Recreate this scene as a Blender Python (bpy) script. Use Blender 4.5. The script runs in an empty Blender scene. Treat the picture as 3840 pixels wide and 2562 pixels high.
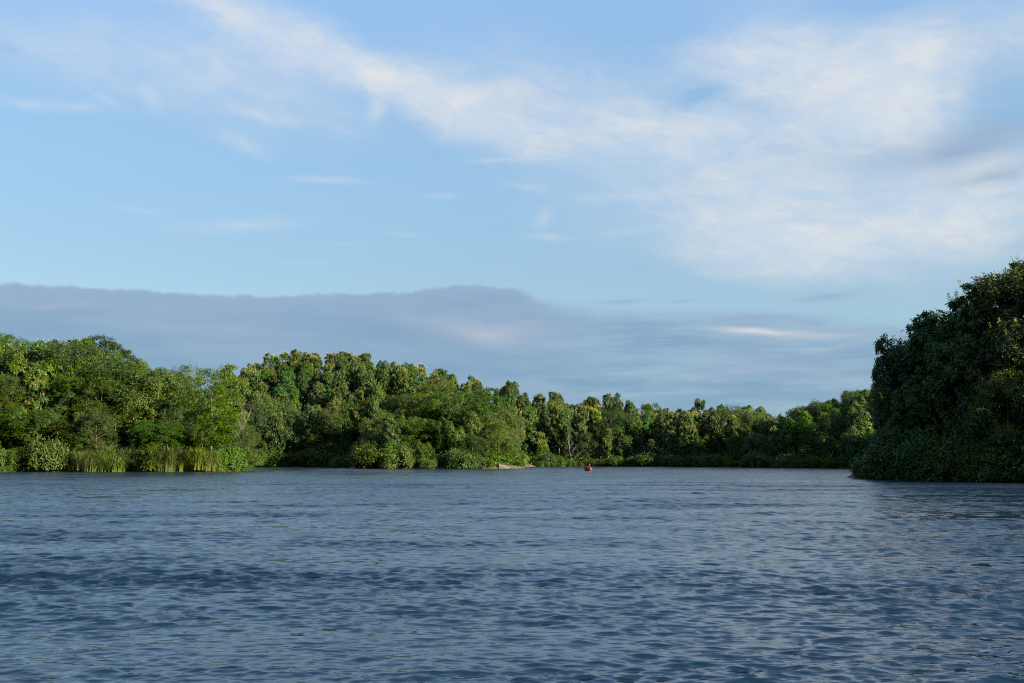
import bpy, math
import numpy as np
from mathutils import Vector

# ------------------------------------------------------------------ camera, world, sun
scene = bpy.context.scene
C = scene.collection
FPX, CX, CY, CAMH = 4117.0, 1920.0, 1281.0, 3.0        # focal length in photo pixels, picture centre, camera height (m)
PITCH = math.radians(5.98)
SP, CP = math.sin(PITCH), math.cos(PITCH)

cam_d = bpy.data.cameras.new('camera')
cam_d.sensor_width = 36.0
cam_d.lens = 36.0 * FPX / 3840.0
cam_d.clip_start = 0.5
cam_d.clip_end = 5000
cam = bpy.data.objects.new('camera', cam_d)
cam.location = (0, 0, CAMH)
cam.rotation_euler = (math.radians(90) + PITCH, 0, 0)
C.objects.link(cam)
scene.camera = cam

scene.view_settings.view_transform = 'Standard'
scene.view_settings.look = 'None'
EXPOSURE = 2.2
scene.view_settings.exposure = EXPOSURE
scene.view_settings.gamma = 1.0
scene.view_settings.use_curve_mapping = False
scene.render.engine = 'CYCLES'
cy = scene.cycles
cy.max_bounces = 6
cy.diffuse_bounces = 3
cy.glossy_bounces = 2
cy.transmission_bounces = 3
cy.transparent_max_bounces = 4
cy.volume_bounces = 0
cy.use_denoising = False
cy.use_adaptive_sampling = False
cy.filter_width = 1.15
cy.caustics_reflective = False
cy.caustics_refractive = False
cy.sample_clamp_indirect = 4.0

SUN_EL = 17.0          # degrees above the horizon
SUN_BACK = 30.0        # degrees behind the picture's right-hand side
el, bk = math.radians(SUN_EL), math.radians(SUN_BACK)
SUN_DIR = Vector((math.cos(el) * math.cos(bk), -math.cos(el) * math.sin(bk), math.sin(el)))
sun_d = bpy.data.lights.new('sun', 'SUN')
sun_d.energy = 5.0
sun_d.angle = math.radians(0.5)
sun_d.color = (1.0, 0.87, 0.66)
sun = bpy.data.objects.new('sun', sun_d)
sun.rotation_euler = SUN_DIR.to_track_quat('Z', 'Y').to_euler()
sun.location = (150, -80, 120)
C.objects.link(sun)


class NT:
    """small node-building helper"""
    def __init__(self, tree):
        self.t = tree
        self.n = tree.nodes
        self.l = tree.links

    def new(self, typ, **kw):
        n = self.n.new(typ)
        for k, v in kw.items():
            setattr(n, k, v)
        return n

    def put(self, sock, v):
        if isinstance(v, bpy.types.NodeSocket):
            self.l.new(v, sock)
        else:
            sock.default_value = v

    def math(self, op, a, b=0.0, c=None, clamp=False):
        n = self.new('ShaderNodeMath', operation=op, use_clamp=clamp)
        self.put(n.inputs[0], a)
        self.put(n.inputs[1], b)
        if c is not None:
            self.put(n.inputs[2], c)
        return n.outputs[0]

    def vmath(self, op, a, b=None, scale=None):
        n = self.new('ShaderNodeVectorMath', operation=op)
        self.put(n.inputs[0], a)
        if b is not None:
            self.put(n.inputs[1], b)
        if scale is not None:
            self.put(n.inputs['Scale'], scale)
        return n.outputs[0]

    def comb(self, x, y, z):
        n = self.new('ShaderNodeCombineXYZ')
        for i, v in enumerate((x, y, z)):
            self.put(n.inputs[i], v)
        return n.outputs[0]

    def mix(self, f, a, b, blend='MIX'):
        n = self.new('ShaderNodeMix', data_type='RGBA', blend_type=blend)
        self.put(n.inputs[0], f)
        for s, v in ((n.inputs[6], a), (n.inputs[7], b)):
            if not isinstance(v, bpy.types.NodeSocket) and len(v) == 3:
                v = (*v, 1.0)
            self.put(s, v)
        return n.outputs[2]

    def noise(self, vec, scale, detail=3.0, rough=0.55, dist=0.0, dim='3D'):
        n = self.new('ShaderNodeTexNoise', noise_dimensions=dim)
        self.put(n.inputs['Vector'], vec)
        n.inputs['Scale'].default_value = scale
        n.inputs['Detail'].default_value = detail
        n.inputs['Roughness'].default_value = rough
        n.inputs['Distortion'].default_value = dist
        return n

    def ss(self, v, lo, hi, a=0.0, b=1.0):
        n = self.new('ShaderNodeMapRange', interpolation_type='SMOOTHSTEP')
        self.put(n.inputs[0], v)
        for i, q in enumerate((lo, hi, a, b)):
            self.put(n.inputs[1 + i], q)
        return n.outputs[0]


def ae(u, v):
    """azimuth and elevation in degrees of a direction seen at (u, v) on the 2350-wide view of the photograph"""
    px, py = u * 3840 / 2350, v * 3840 / 2350
    d = Vector(((px - CX) / FPX, 1.0, -(py - CY) / FPX))
    y = d.y * CP - d.z * SP
    z = d.y * SP + d.z * CP
    q = Vector((d.x, y, z)).normalized()
    return math.degrees(math.atan2(q.x, q.y)), math.degrees(math.asin(q.z))


# ---- sky: Nishita daylight with procedural clouds laid out by azimuth and elevation
SKY_STRENGTH = 0.05
world = bpy.data.worlds.new('World')
scene.world = world
world.use_nodes = True
wt = NT(world.node_tree)
wt.n.clear()
w_out = wt.new('ShaderNodeOutputWorld')
w_bg = wt.new('ShaderNodeBackground')
w_bg.inputs['Strength'].default_value = SKY_STRENGTH
wt.l.new(w_bg.outputs[0], w_out.inputs[0])
sky = wt.new('ShaderNodeTexSky', sky_type='NISHITA')
sky.sun_disc = False
sky.sun_elevation = el
sky.sun_rotation = math.atan2(SUN_DIR.x, SUN_DIR.y)
sky.altitude = 100
sky.air_density = 1.0
sky.dust_density = 0.6
sky.ozone_density = 2.0
tc = wt.new('ShaderNodeTexCoord')
sep = wt.new('ShaderNodeSeparateXYZ')
wt.l.new(tc.outputs['Generated'], sep.inputs[0])
DEG = 57.29578
az = wt.math('MULTIPLY', wt.math('ARCTAN2', sep.outputs[0], sep.outputs[1]), DEG)
ev = wt.math('MULTIPLY', wt.math('ARCSINE', sep.outputs[2]), DEG)
flat = wt.comb(az, ev, 0.0)
warp1 = wt.noise(wt.vmath('MULTIPLY', flat, (0.13, 0.26, 0.0)), 1.0, 3.0, 0.5)
warp2 = wt.noise(wt.vmath('MULTIPLY', flat, (0.55, 1.5, 0.0)), 1.0, 3.0, 0.6)
off1 = wt.vmath('MULTIPLY', wt.vmath('SUBTRACT', warp1.outputs['Color'], (0.5, 0.5, 0.5)), (3.4, 1.9, 0.0))
off2 = wt.vmath('MULTIPLY', wt.vmath('SUBTRACT', warp2.outputs['Color'], (0.5, 0.5, 0.5)), (1.0, 0.65, 0.0))
soft = wt.vmath('ADD', wt.vmath('ADD', flat, off1), off2)
crisp = wt.vmath('ADD', flat, wt.vmath('MULTIPLY', wt.vmath('ADD', off1, wt.vmath('SCALE', off2, scale=2.0)), (0.35, 0.22, 0.0)))


def blobs(coord, items):
    """sum of soft ellipses: (u, v, half width, half height, tilt in degrees, weight)"""
    acc = None
    for (u, v, rx, ry, rot, wgt) in items:
        a, e = ae(u, v)
        m = wt.new('ShaderNodeMapping', vector_type='TEXTURE')
        m.inputs['Location'].default_value = (a, e, 0)
        m.inputs['Rotation'].default_value = (0, 0, math.radians(-rot))
        m.inputs['Scale'].default_value = (rx * 0.0225, ry * 0.0225, 1)
        wt.l.new(coord, m.inputs['Vector'])
        g = wt.new('ShaderNodeTexGradient', gradient_type='QUADRATIC_SPHERE')
        wt.l.new(m.outputs[0], g.inputs[0])
        acc = wt.math('MULTIPLY', g.outputs[1], wgt) if acc is None else wt.math('MULTIPLY_ADD', g.outputs[1], wgt, acc)
    return acc


cirrus = blobs(soft, [
    (560, 50, 330, 90, 22, 1.1), (850, 165, 360, 80, 26, 1.7), (1090, 270, 330, 110, 22, 1.5),
    (1180, 220, 420, 200, 12, 0.45), (520, 170, 520, 170, 10, 0.5), (160, 130, 420, 130, 4, 0.28),
    (1450, 290, 420, 180, 6, 0.8), 
    (1900, 190, 420, 180, 6, 1.6), (2080, 190, 210, 190, -40, 2.2), (1760, 130, 330, 90, -5, 0.7),
    (1640, 290, 220, 70, 4, 0.6), (1990, 270, 300, 80, 2, 0.6),
    (1800, 430, 760, 230, 3, 0.85), (1830, 560, 420, 120, 6, 1.2), (1720, 540, 150, 60, 0, 0.45),
    (2200, 500, 420, 210, -3, 0.95), (2300, 80, 260, 170, 0, 0.45), (1750, 60, 420, 120, 0, 0.15), (2250, 380, 330, 120, 0, 0.4),
])
gap = blobs(soft, [(1600, 216, 170, 60, -9, 0.5), (1740, 256, 190, 50, 12, 0.4), (1500, 70, 160, 60, 0, 0.5), (2180, 200, 40, 130, 10, 0.5)])
wisps = blobs(crisp, [
    (60, 238, 130, 26, 3, 0.42), (170, 240, 120, 22, -4, 0.5), (345, 228, 60, 34, 40, 0.5), (250, 232, 90, 16, 20, 0.3),
    (858, 250, 38, 55, 20, 0.85), (600, 265, 140, 30, 12, 0.5), (565, 330, 110, 36, 16, 0.55), (790, 300, 120, 34, 6, 0.3),
    (755, 412, 150, 17, 0, 0.55), (550, 514, 260, 30, -5, 0.46), (320, 481, 100, 12, 2, 0.3),
    (1010, 449, 90, 14, 0, 0.35), (1130, 372, 130, 14, -2, 0.4), (1248, 500, 52, 34, -35, 0.55), (1260, 542, 110, 18, 2, 0.4),
    (1210, 430, 90, 16, 8, 0.4), (1450, 450, 230, 24, -3, 0.5), (1440, 530, 120, 22, -4, 0.4), (790, 560, 110, 10, 0, 0.22), (920, 533, 100, 12, 0, 0.25),
    (700, 600, 150, 10, 0, 0.15),
])
streak = wt.noise(wt.vmath('MULTIPLY', soft, (0.24, 0.5, 0.0)), 1.0, 5.0, 0.62)
streak_f = wt.ss(streak.outputs[0], 0.25, 0.75, 0.84, 1.14)
# the same cirrus goes on over the rest of the sky
rest = wt.noise(wt.vmath('MULTIPLY', soft, (0.05, 0.10, 0.0)), 1.0, 4.0, 0.6)
dist_c = wt.vmath('MULTIPLY', wt.vmath('SUBTRACT', flat, (0.0, 10.0, 0.0)), (1 / 30.0, 1 / 17.0, 0.0))
ln = wt.new('ShaderNodeVectorMath', operation='LENGTH')
wt.l.new(dist_c, ln.inputs[0])
outside = wt.ss(ln.outputs['Value'], 0.95, 1.35)
rest_c = wt.math('MULTIPLY', wt.ss(rest.outputs[0], 0.46, 0.75, 0.0, 0.25), outside)
cover = wt.math('SUBTRACT', cirrus, wt.math('MULTIPLY', gap, 0.9))
fib_v = wt.new('ShaderNodeMapping')
fib_v.inputs['Rotation'].default_value = (0, 0, math.radians(17))
wt.l.new(soft, fib_v.inputs['Vector'])
fibre = wt.noise(wt.vmath('MULTIPLY', fib_v.outputs[0], (0.42, 1.35, 0.0)), 1.0, 7.0, 0.62, 0.7)
fibre_f = wt.ss(fibre.outputs[0], 0.28, 0.72, 0.7, 1.27)
cover = wt.math('MULTIPLY', wt.math('MULTIPLY', cover, streak_f), fibre_f)
cover = wt.math('ADD', cover, wt.math('MULTIPLY', wt.math('MULTIPLY', wisps, 0.62), fibre_f))
cover = wt.math('ADD', cover, rest_c)
# saturating coverage: soft veils stay translucent
cover = wt.math('SUBTRACT', 1.0, wt.math('POWER', 2.718, wt.math('MULTIPLY', wt.math('MAXIMUM', cover, 0.0), -1.7)), clamp=True)

# low grey-blue bank of stratus above the hills
edge = wt.new('ShaderNodeFloatCurve')
crv = edge.mapping.curves[0]
pts = [(-60, 7.6), (-24.9, ae(0, 660)[1]), (ae(300, 665)[0], ae(300, 663)[1]), (ae(520, 680)[0], ae(520, 676)[1]), (ae(830, 672)[0], ae(830, 671)[1]),
       (ae(960, 660)[0], ae(960, 663)[1]), (ae(1085, 647)[0], ae(1085, 655)[1]), (ae(1180, 660)[0], ae(1180, 660)[1]), (ae(1245, 684)[0], ae(1245, 684)[1]),
       (ae(1340, 698)[0], ae(1340, 698)[1]), (ae(1600, 712)[0], ae(1600, 712)[1]), (ae(1900, 730)[0], ae(1900, 730)[1]), (ae(2300, 740)[0], ae(2300, 738)[1]), (60, 6.5)]
for i, (a, e) in enumerate(pts):
    x, y = (a + 60) / 120, e / 15
    if i == 0:
        crv.points[0].location = (0, y)
    elif i == len(pts) - 1:
        crv.points[1].location = (1, y)
    else:
        crv.points.new(x, y)
for p in crv.points:
    p.handle_type = 'AUTO'
edge.mapping.update()
wt.l.new(wt.math('MULTIPLY_ADD', az, 1 / 120.0, 0.5, clamp=True), edge.inputs['Value'])
edge_el = wt.math('MULTIPLY', edge.outputs[0], 15.0)
bump = wt.noise(wt.vmath('MULTIPLY', flat, (0.6, 1.1, 0.0)), 1.0, 6.0, 0.62)
depth = wt.math('SUBTRACT', edge_el, ev)
depth = wt.math('MULTIPLY_ADD', wt.math('SUBTRACT', bump.outputs[0], 0.5), 0.75, depth)
sharp = wt.ss(az, -1.5, 4.5, 0.2, 0.9)                 # crisp top on the left, ragged on the right
bank = wt.ss(wt.math('DIVIDE', depth, sharp), -0.35, 1.0)
low_streak = wt.noise(wt.vmath('MULTIPLY', crisp, (0.18, 1.5, 0.0)), 1.0, 4.0, 0.6)
bank_w = wt.math('MULTIPLY', bank, wt.ss(low_streak.outputs[0], 0.3, 0.65, wt.ss(az, -2.0, 6.0, 0.94, 0.6), 0.97))
grey_bits = blobs(crisp, [(1420, 693, 120, 14, -3, 0.8), (1900, 680, 140, 16, -4, 0.75), (1750, 726, 330, 26, 2, 0.7), (1560, 690, 90, 10, 0, 0.5),
                          (2180, 350, 380, 80, -2, 0.8), (2290, 300, 230, 70, -6, 0.6), (2280, 405, 220, 36, -3, 0.7), (20, 118, 60, 26, 0, 0.3)])
bank_w = wt.math('ADD', bank_w, wt.math('MULTIPLY', grey_bits, streak_f), clamp=True)
glow_bits = blobs(crisp, [(1740, 758, 190, 15, 3, 1.7), (1880, 770, 220, 18, 2, 0.7), (1890, 800, 110, 14, 0, 0.3)])
pale_bits = blobs(soft, [(1120, 762, 280, 62, 2, 1.3), (930, 730, 230, 30, 2, 0.4), (150, 694, 420, 30, 0, 0.5), (500, 760, 420, 30, 3, 0.3), (1750, 850, 500, 40, 0, 0.2)])


def cl(rgb):      # wanted sky radiance -> colour before the background strength
    return tuple(c / SKY_STRENGTH / 2 ** EXPOSURE for c in rgb)


sky_c = wt.mix(1.0, sky.outputs[0], (0.76, 0.78, 0.76), 'MULTIPLY')
veil = wt.mix(wt.ss(ev, 8.0, 16.0), cl((0.32, 0.51, 0.68)), cl((0.34, 0.58, 0.84)))
veil = wt.mix(wt.ss(ev, 15.0, 25.0), veil, cl((0.38, 0.65, 1.06)))
sky_c = wt.mix(0.6, sky_c, veil)      # thin even veil of high cirrostratus
white = wt.mix(wt.ss(streak.outputs[0], 0.35, 0.7), cl((0.62, 0.71, 0.83)), cl((0.76, 0.785, 0.80)))
col = wt.mix(cover, sky_c, white)
bank_c = wt.mix(wt.ss(ev, 2.0, 8.5), cl((0.21, 0.36, 0.53)), cl((0.225, 0.365, 0.54)))
bank_c = wt.mix(wt.ss(depth, -0.1, 1.3), cl((0.31, 0.43, 0.605)), bank_c)
inner = wt.noise(wt.vmath('MULTIPLY', crisp, (0.10, 0.5, 0.0)), 1.0, 4.0, 0.55)
bank_c = wt.mix(wt.ss(inner.outputs[0], 0.38, 0.62, 0.0, 0.8), bank_c, cl((0.285, 0.41, 0.58)))
bank_c = wt.mix(wt.math('MULTIPLY', pale_bits, 0.8, clamp=True), bank_c, cl((0.45, 0.51, 0.62)))
col = wt.mix(wt.math('MULTIPLY', bank_w, 0.94), col, bank_c)
col = wt.mix(wt.math('MULTIPLY', glow_bits, 0.85, clamp=True), col, cl((0.62, 0.66, 0.70)))
wt.l.new(col, w_bg.inputs['Color'])
world.cycles.sampling_method = 'MANUAL'
world.cycles.sample_map_resolution = 512


# ------------------------------------------------------------------ helpers
def at(px, py, Y):
    """world point at depth Y seen at photo pixel (px, py)"""
    t = (CY - py) / FPX
    z = Y * (t * CP + SP) / (CP - t * SP)
    return (px - CX) * (Y * CP + z * SP) / FPX, Y, z + CAMH


def to_px(x, y, z):
    z = z - CAMH
    zc = y * CP + z * SP
    return CX + FPX * x / zc, CY - FPX * (-y * SP + z * CP) / zc


def ray_x(px, Y):
    return (px - CX) / FPX * Y


def mesh(name, V, F, mats, smooth=False, mat_index=None):
    V = np.ascontiguousarray(V, dtype=np.float32)
    F = np.ascontiguousarray(F, dtype=np.int32)
    me = bpy.data.meshes.new(name)
    k = F.shape[1]
    me.vertices.add(len(V))
    me.vertices.foreach_set('co', V.ravel())
    me.loops.add(F.size)
    me.loops.foreach_set('vertex_index', F.ravel())
    me.polygons.add(len(F))
    me.polygons.foreach_set('loop_start', np.arange(0, F.size, k, dtype=np.int32))
    if smooth:
        me.polygons.foreach_set('use_smooth', np.ones(len(F), dtype=bool))
    for m in (mats if isinstance(mats, (list, tuple)) else [mats]):
        me.materials.append(m)
    if mat_index is not None:
        me.polygons.foreach_set('material_index', np.asarray(mat_index, dtype=np.int32))
    me.update()
    me.validate()
    return me


def link(name, data, parent=None, **props):
    o = bpy.data.objects.new(name, data)
    C.objects.link(o)
    if parent is not None:
        o.parent = parent
    for k, v in props.items():
        o[k] = v
    return o


def unit(v):
    return v / np.maximum(np.linalg.norm(v, axis=-1, keepdims=True), 1e-9)


def leaf4(P, T, N, L, W, droop=0.25):
    """folded, drooping leaves of four triangles"""
    T = unit(T)
    S = unit(np.cross(T, N))
    N = unit(np.cross(S, T))
    L = L[:, None]
    W = W[:, None]
    mid = P + T * L * 0.5 + N * L * 0.07
    tip = P + T * L
    tip[:, 2] -= droop * L[:, 0]
    lm = P + T * L * 0.45 + S * W * 0.5 - N * W * 0.14
    rm = P + T * L * 0.45 - S * W * 0.5 - N * W * 0.14
    n = len(P)
    V = np.stack([P, lm, rm, mid, tip], 1).reshape(-1, 3)
    b = (np.arange(n) * 5)[:, None]
    F = np.concatenate([b + [0, 1, 3], b + [0, 3, 2], b + [1, 4, 3], b + [3, 4, 2]], 1).reshape(-1, 3)
    return V, F


def leaf2(P, T, N, L, W, droop=0.1):
    T = unit(T)
    S = unit(np.cross(T, N))
    N = unit(np.cross(S, T))
    L = L[:, None]
    W = W[:, None]
    tip = P + T * L
    tip[:, 2] -= droop * L[:, 0]
    lm = P + T * L * 0.45 + S * W * 0.5 - N * W * 0.15
    rm = P + T * L * 0.45 - S * W * 0.5 - N * W * 0.15
    n = len(P)
    V = np.stack([P, lm, rm, tip], 1).reshape(-1, 3)
    b = (np.arange(n) * 4)[:, None]
    F = np.concatenate([b + [0, 1, 3], b + [0, 3, 2]], 1).reshape(-1, 3)
    return V, F


def tubes(paths, sides=5):
    """tapered tubes along polylines; paths = list of (points (k,3), radii (k,))"""
    Vs, Fs, base = [], [], 0
    for pts_, rad in paths:
        pts_ = np.asarray(pts_, float)
        k = len(pts_)
        tan = unit(np.gradient(pts_, axis=0))
        ref = np.where(np.abs(tan[:, 2:3]) > 0.9, np.array([[1.0, 0, 0]]), np.array([[0, 0, 1.0]]))
        a = unit(np.cross(tan, ref))
        b = np.cross(tan, a)
        th = np.arange(sides) * 2 * math.pi / sides
        ring = pts_[:, None, :] + np.asarray(rad)[:, None, None] * (a[:, None, :] * np.cos(th)[None, :, None] + b[:, None, :] * np.sin(th)[None, :, None])
        Vs.append(ring.reshape(-1, 3))
        for i in range(k - 1):
            for j in range(sides):
                p, q = base + i * sides + j, base + i * sides + (j + 1) % sides
                Fs.append((p, q, q + sides))
                Fs.append((p, q + sides, p + sides))
        base += k * sides
    return np.concatenate(Vs), np.array(Fs)


# ------------------------------------------------------------------ materials
def material(name):
    m = bpy.data.materials.new(name)
    m.use_nodes = True
    t = NT(m.node_tree)
    t.n.clear()
    out = t.new('ShaderNodeOutputMaterial')
    return m, t, out


def leaf_mat(name, dark, mid, light, trans=0.3, rough=0.5, spec=0.35):
    m, t, out = material(name)
    geo = t.new('ShaderNodeNewGeometry')
    oi = t.new('ShaderNodeObjectInfo')
    f = t.math('ADD', t.math('MULTIPLY', geo.outputs['Random Per Island'], 0.55), t.math('MULTIPLY', oi.outputs['Random'], 0.45))
    ramp = t.new('ShaderNodeValToRGB')
    cr = ramp.color_ramp
    cr.elements[0].position, cr.elements[0].color = 0.12, (*dark, 1)
    cr.elements[1].position, cr.elements[1].color = 0.88, (*light, 1)
    e = cr.elements.new(0.5)
    e.color = (*mid, 1)
    t.l.new(f, ramp.inputs[0])
    hsv = t.new('ShaderNodeHueSaturation')
    t.put(hsv.inputs['Hue'], t.math('MULTIPLY_ADD', t.math('FRACT', t.math('MULTIPLY', oi.outputs['Random'], 7.31)), 0.045, 0.478))
    t.put(hsv.inputs['Saturation'], t.math('MULTIPLY_ADD', t.math('FRACT', t.math('MULTIPLY', oi.outputs['Random'], 13.7)), 0.3, 0.95))
    t.put(hsv.inputs['Value'], t.math('MULTIPLY_ADD', t.math('FRACT', t.math('MULTIPLY', oi.outputs['Random'], 3.77)), 0.62, 0.68))
    t.l.new(ramp.outputs[0], hsv.inputs['Color'])
    p = t.new('ShaderNodeBsdfPrincipled')
    t.l.new(hsv.outputs[0], p.inputs['Base Color'])
    p.inputs['Roughness'].default_value = rough
    p.inputs['Specular IOR Level'].default_value = spec
    tr = t.new('ShaderNodeBsdfTranslucent')
    t.l.new(t.mix(1.0, hsv.outputs[0], (1.35, 1.5, 0.55), 'MULTIPLY'), tr.inputs['Color'])
    mx = t.new('ShaderNodeMixShader')
    mx.inputs[0].default_value = trans
    t.l.new(p.outputs[0], mx.inputs[1])
    t.l.new(tr.outputs[0], mx.inputs[2])
    t.l.new(mx.outputs[0], out.inputs[0])
    return m


def plain_mat(name, c1, c2, scale=3.0, rough=0.8, stretch=(1, 1, 1), bump_d=0.0, spec=0.3):
    m, t, out = material(name)
    co = t.new('ShaderNodeTexCoord')
    v = t.vmath('MULTIPLY', co.outputs['Object'], stretch)
    n = t.noise(v, scale, 5.0, 0.6)
    p = t.new('ShaderNodeBsdfPrincipled')
    t.l.new(t.mix(t.ss(n.outputs[0], 0.3, 0.7), c1, c2), p.inputs['Base Color'])
    p.inputs['Roughness'].default_value = rough
    p.inputs['Specular IOR Level'].default_value = spec
    if bump_d:
        b = t.new('ShaderNodeBump')
        b.inputs['Distance'].default_value = bump_d
        t.l.new(n.outputs[0], b.inputs['Height'])
        t.l.new(b.outputs[0], p.inputs['Normal'])
    t.l.new(p.outputs[0], out.inputs[0])
    return m


M_TEAK = leaf_mat('teak_leaf', (0.01729, 0.03957, 0.008786), (0.03265, 0.06218, 0.01269), (0.0557, 0.08668, 0.01953), 0.2, 0.5, 0.25)
M_BROAD = leaf_mat('small_leaf', (0.01812, 0.03842, 0.007439), (0.03222, 0.05488, 0.01023), (0.05637, 0.07683, 0.01674), 0.2, 0.55, 0.2)
M_FEATHER = leaf_mat('feathery_leaf', (0.02617, 0.05123, 0.007439), (0.04228, 0.07134, 0.009299), (0.06644, 0.09604, 0.01488), 0.2, 0.55, 0.2)
M_VINE = leaf_mat('climber_leaf', (0.02617, 0.05488, 0.008368), (0.04228, 0.07867, 0.01209), (0.07047, 0.1051, 0.0186), 0.2, 0.5, 0.25)
M_SHRUB = leaf_mat('shrub_leaf', (0.0233, 0.04763, 0.00697), (0.03883, 0.06667, 0.009758), (0.06602, 0.09367, 0.01673), 0.2, 0.55, 0.2)
M_REED = leaf_mat('reed_blade', (0.038, 0.066, 0.013), (0.062, 0.092, 0.019), (0.11, 0.118, 0.036), 0.25, 0.55, 0.2)
M_DRY = leaf_mat('withered_leaf', (0.08, 0.042, 0.016), (0.11, 0.06, 0.022), (0.13, 0.09, 0.03), 0.25, 0.6, 0.2)
M_BLOSSOM = leaf_mat('pale_blossom', (0.1552, 0.1454, 0.04771), (0.2099, 0.1971, 0.07156), (0.2738, 0.2535, 0.1034), 0.25, 0.8, 0.1)
M_BARK = plain_mat('grey_bark', (0.06, 0.05, 0.038), (0.12, 0.10, 0.08), 2.5, 0.85, (1, 1, 0.25), 0.02)
M_DEAD = plain_mat('bleached_bark', (0.12, 0.10, 0.085), (0.19, 0.165, 0.145), 3.0, 0.85, (1, 1, 0.25))


# ------------------------------------------------------------------ land: shore lines, heights
SKY_PTS = [(-2500, 1210), (-900, 1225), (-300, 1235), (0, 1243), (100, 1290), (250, 1256), (330, 1252), (410, 1265), (490, 1305), (555, 1278), (650, 1298), (735, 1322), (785, 1314),
           (835, 1348), (870, 1372), (915, 1372), (1010, 1340), (1103, 1320), (1210, 1330), (1290, 1326), (1405, 1348), (1520, 1368), (1635, 1392), (1715, 1412), (1780, 1424),
           (1830, 1446), (1905, 1430), (1960, 1470), (2025, 1490), (2080, 1480), (2175, 1496), (2290, 1486), (2400, 1512), (2500, 1520), (2615, 1504), (2700, 1520),
           (2780, 1528), (2875, 1524), (2940, 1544), (3025, 1536), (3070, 1512), (3140, 1486), (3200, 1462), (3260, 1450), (3400, 1430), (3900, 1400), (6500, 1380)]
SKY_R = [(3150, 1775), (3180, 1735), (3225, 1690), (3240, 1560), (3250, 1440), (3284, 1400), (3296, 1313), (3330, 1244), (3376, 1227), (3439, 1187), (3513, 1170), (3548, 1158),
         (3568, 1095), (3617, 1072), (3646, 1043), (3760, 1035), (3785, 1010), (3840, 965), (4000, 900), (4600, 800), (6000, 500), (9000, 200)]
YC_PTS = [(-2500, 285), (0, 276), (700, 278), (790, 282), (850, 375), (960, 388), (1300, 405), (1900, 400), (2200, 398), (2700, 375), (3100, 345), (3500, 335), (6500, 330)]
W_PTS = [(-2500, 58), (0, 55), (800, 52), (960, 72), (1300, 80), (1900, 80), (2200, 60), (2700, 55), (3200, 55), (6500, 60)]


def interp(tab, x):
    a = np.array(tab, float)
    return np.interp(x, a[:, 0], a[:, 1])


SHORE_A = [(-2600, 232), (-1500, 227), (-500, 223), (-200, 221), (0, 219), (150, 221), (340, 219), (480, 221), (600, 219), (720, 221), (800, 222), (870, 225), (905, 232), (915, 250), (890, 275), (900, 305),
           (950, 316), (1100, 318), (1250, 314), (1320, 300), (1332, 284), (1370, 278), (1470, 277), (1600, 276), (1720, 277), (1800, 276), (1900, 277), (1945, 279),
           (1962, 283), (1950, 295), (1925, 315), (1985, 330), (2050, 336), (2200, 338), (2400, 335), (2600, 322), (2800, 306), (3000, 292), (3150, 282),
           (3300, 274), (3700, 266), (4800, 264)]
polyA = [(ray_x(p, y), y) for p, y in SHORE_A] + [(430, 262), (430, 720), (-430, 720), (-430, 240)]
SHORE_B = [(3172, 160), (3185, 153), (3235, 149), (3300, 146), (3500, 138), (3650, 134), (3840, 128), (4300, 119), (5200, 109), (6500, 99), (9000, 90)]
polyB = [(ray_x(p, y), y) for p, y in SHORE_B] + [(430, 60), (430, 263), (180, 263), (ray_x(3950, 262), 262), (ray_x(3560, 235), 235), (ray_x(3380, 205), 205), (ray_x(3260, 178), 178), (ray_x(3190, 166), 166)]


def inside_dist(poly, X, Y):
    """signed distance to a polygon, positive inside"""
    P = np.array(poly)
    Q = np.roll(P, -1, axis=0)
    ins = np.zeros(X.shape, bool)
    d2 = np.full(X.shape, 1e12)
    for (x1, y1), (x2, y2) in zip(P, Q):
        c = (y1 > Y) != (y2 > Y)
        with np.errstate(divide='ignore', invalid='ignore'):
            xi = (x2 - x1) * (Y - y1) / (y2 - y1) + x1
        ins ^= c & (X < xi)
        ex, ey = x2 - x1, y2 - y1
        tt = np.clip(((X - x1) * ex + (Y - y1) * ey) / (ex * ex + ey * ey + 1e-12), 0, 1)
        d2 = np.minimum(d2, (X - x1 - tt * ex) ** 2 + (Y - y1 - tt * ey) ** 2)
    d = np.sqrt(d2)
    return np.where(ins, d, -d)


def sstep(x):
    x = np.clip(x, 0, 1)
    return x * x * (3 - 2 * x)


wr = np.random.RandomState(5)
TW = [(wr.uniform(0.03, 0.16), wr.uniform(0, 6.28), wr.uniform(0, 6.28)) for _ in range(14)]


def rough_ground(X, Y):
    s = np.zeros_like(X)
    for k, th, ph in TW:
        s = s + np.sin(k * (X * math.cos(th) + Y * math.sin(th)) + ph) * 0.045 / k ** 0.8 * 0.35
    return s


CANOPY_A, CANOPY_B = 14.0, 16.5


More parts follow.
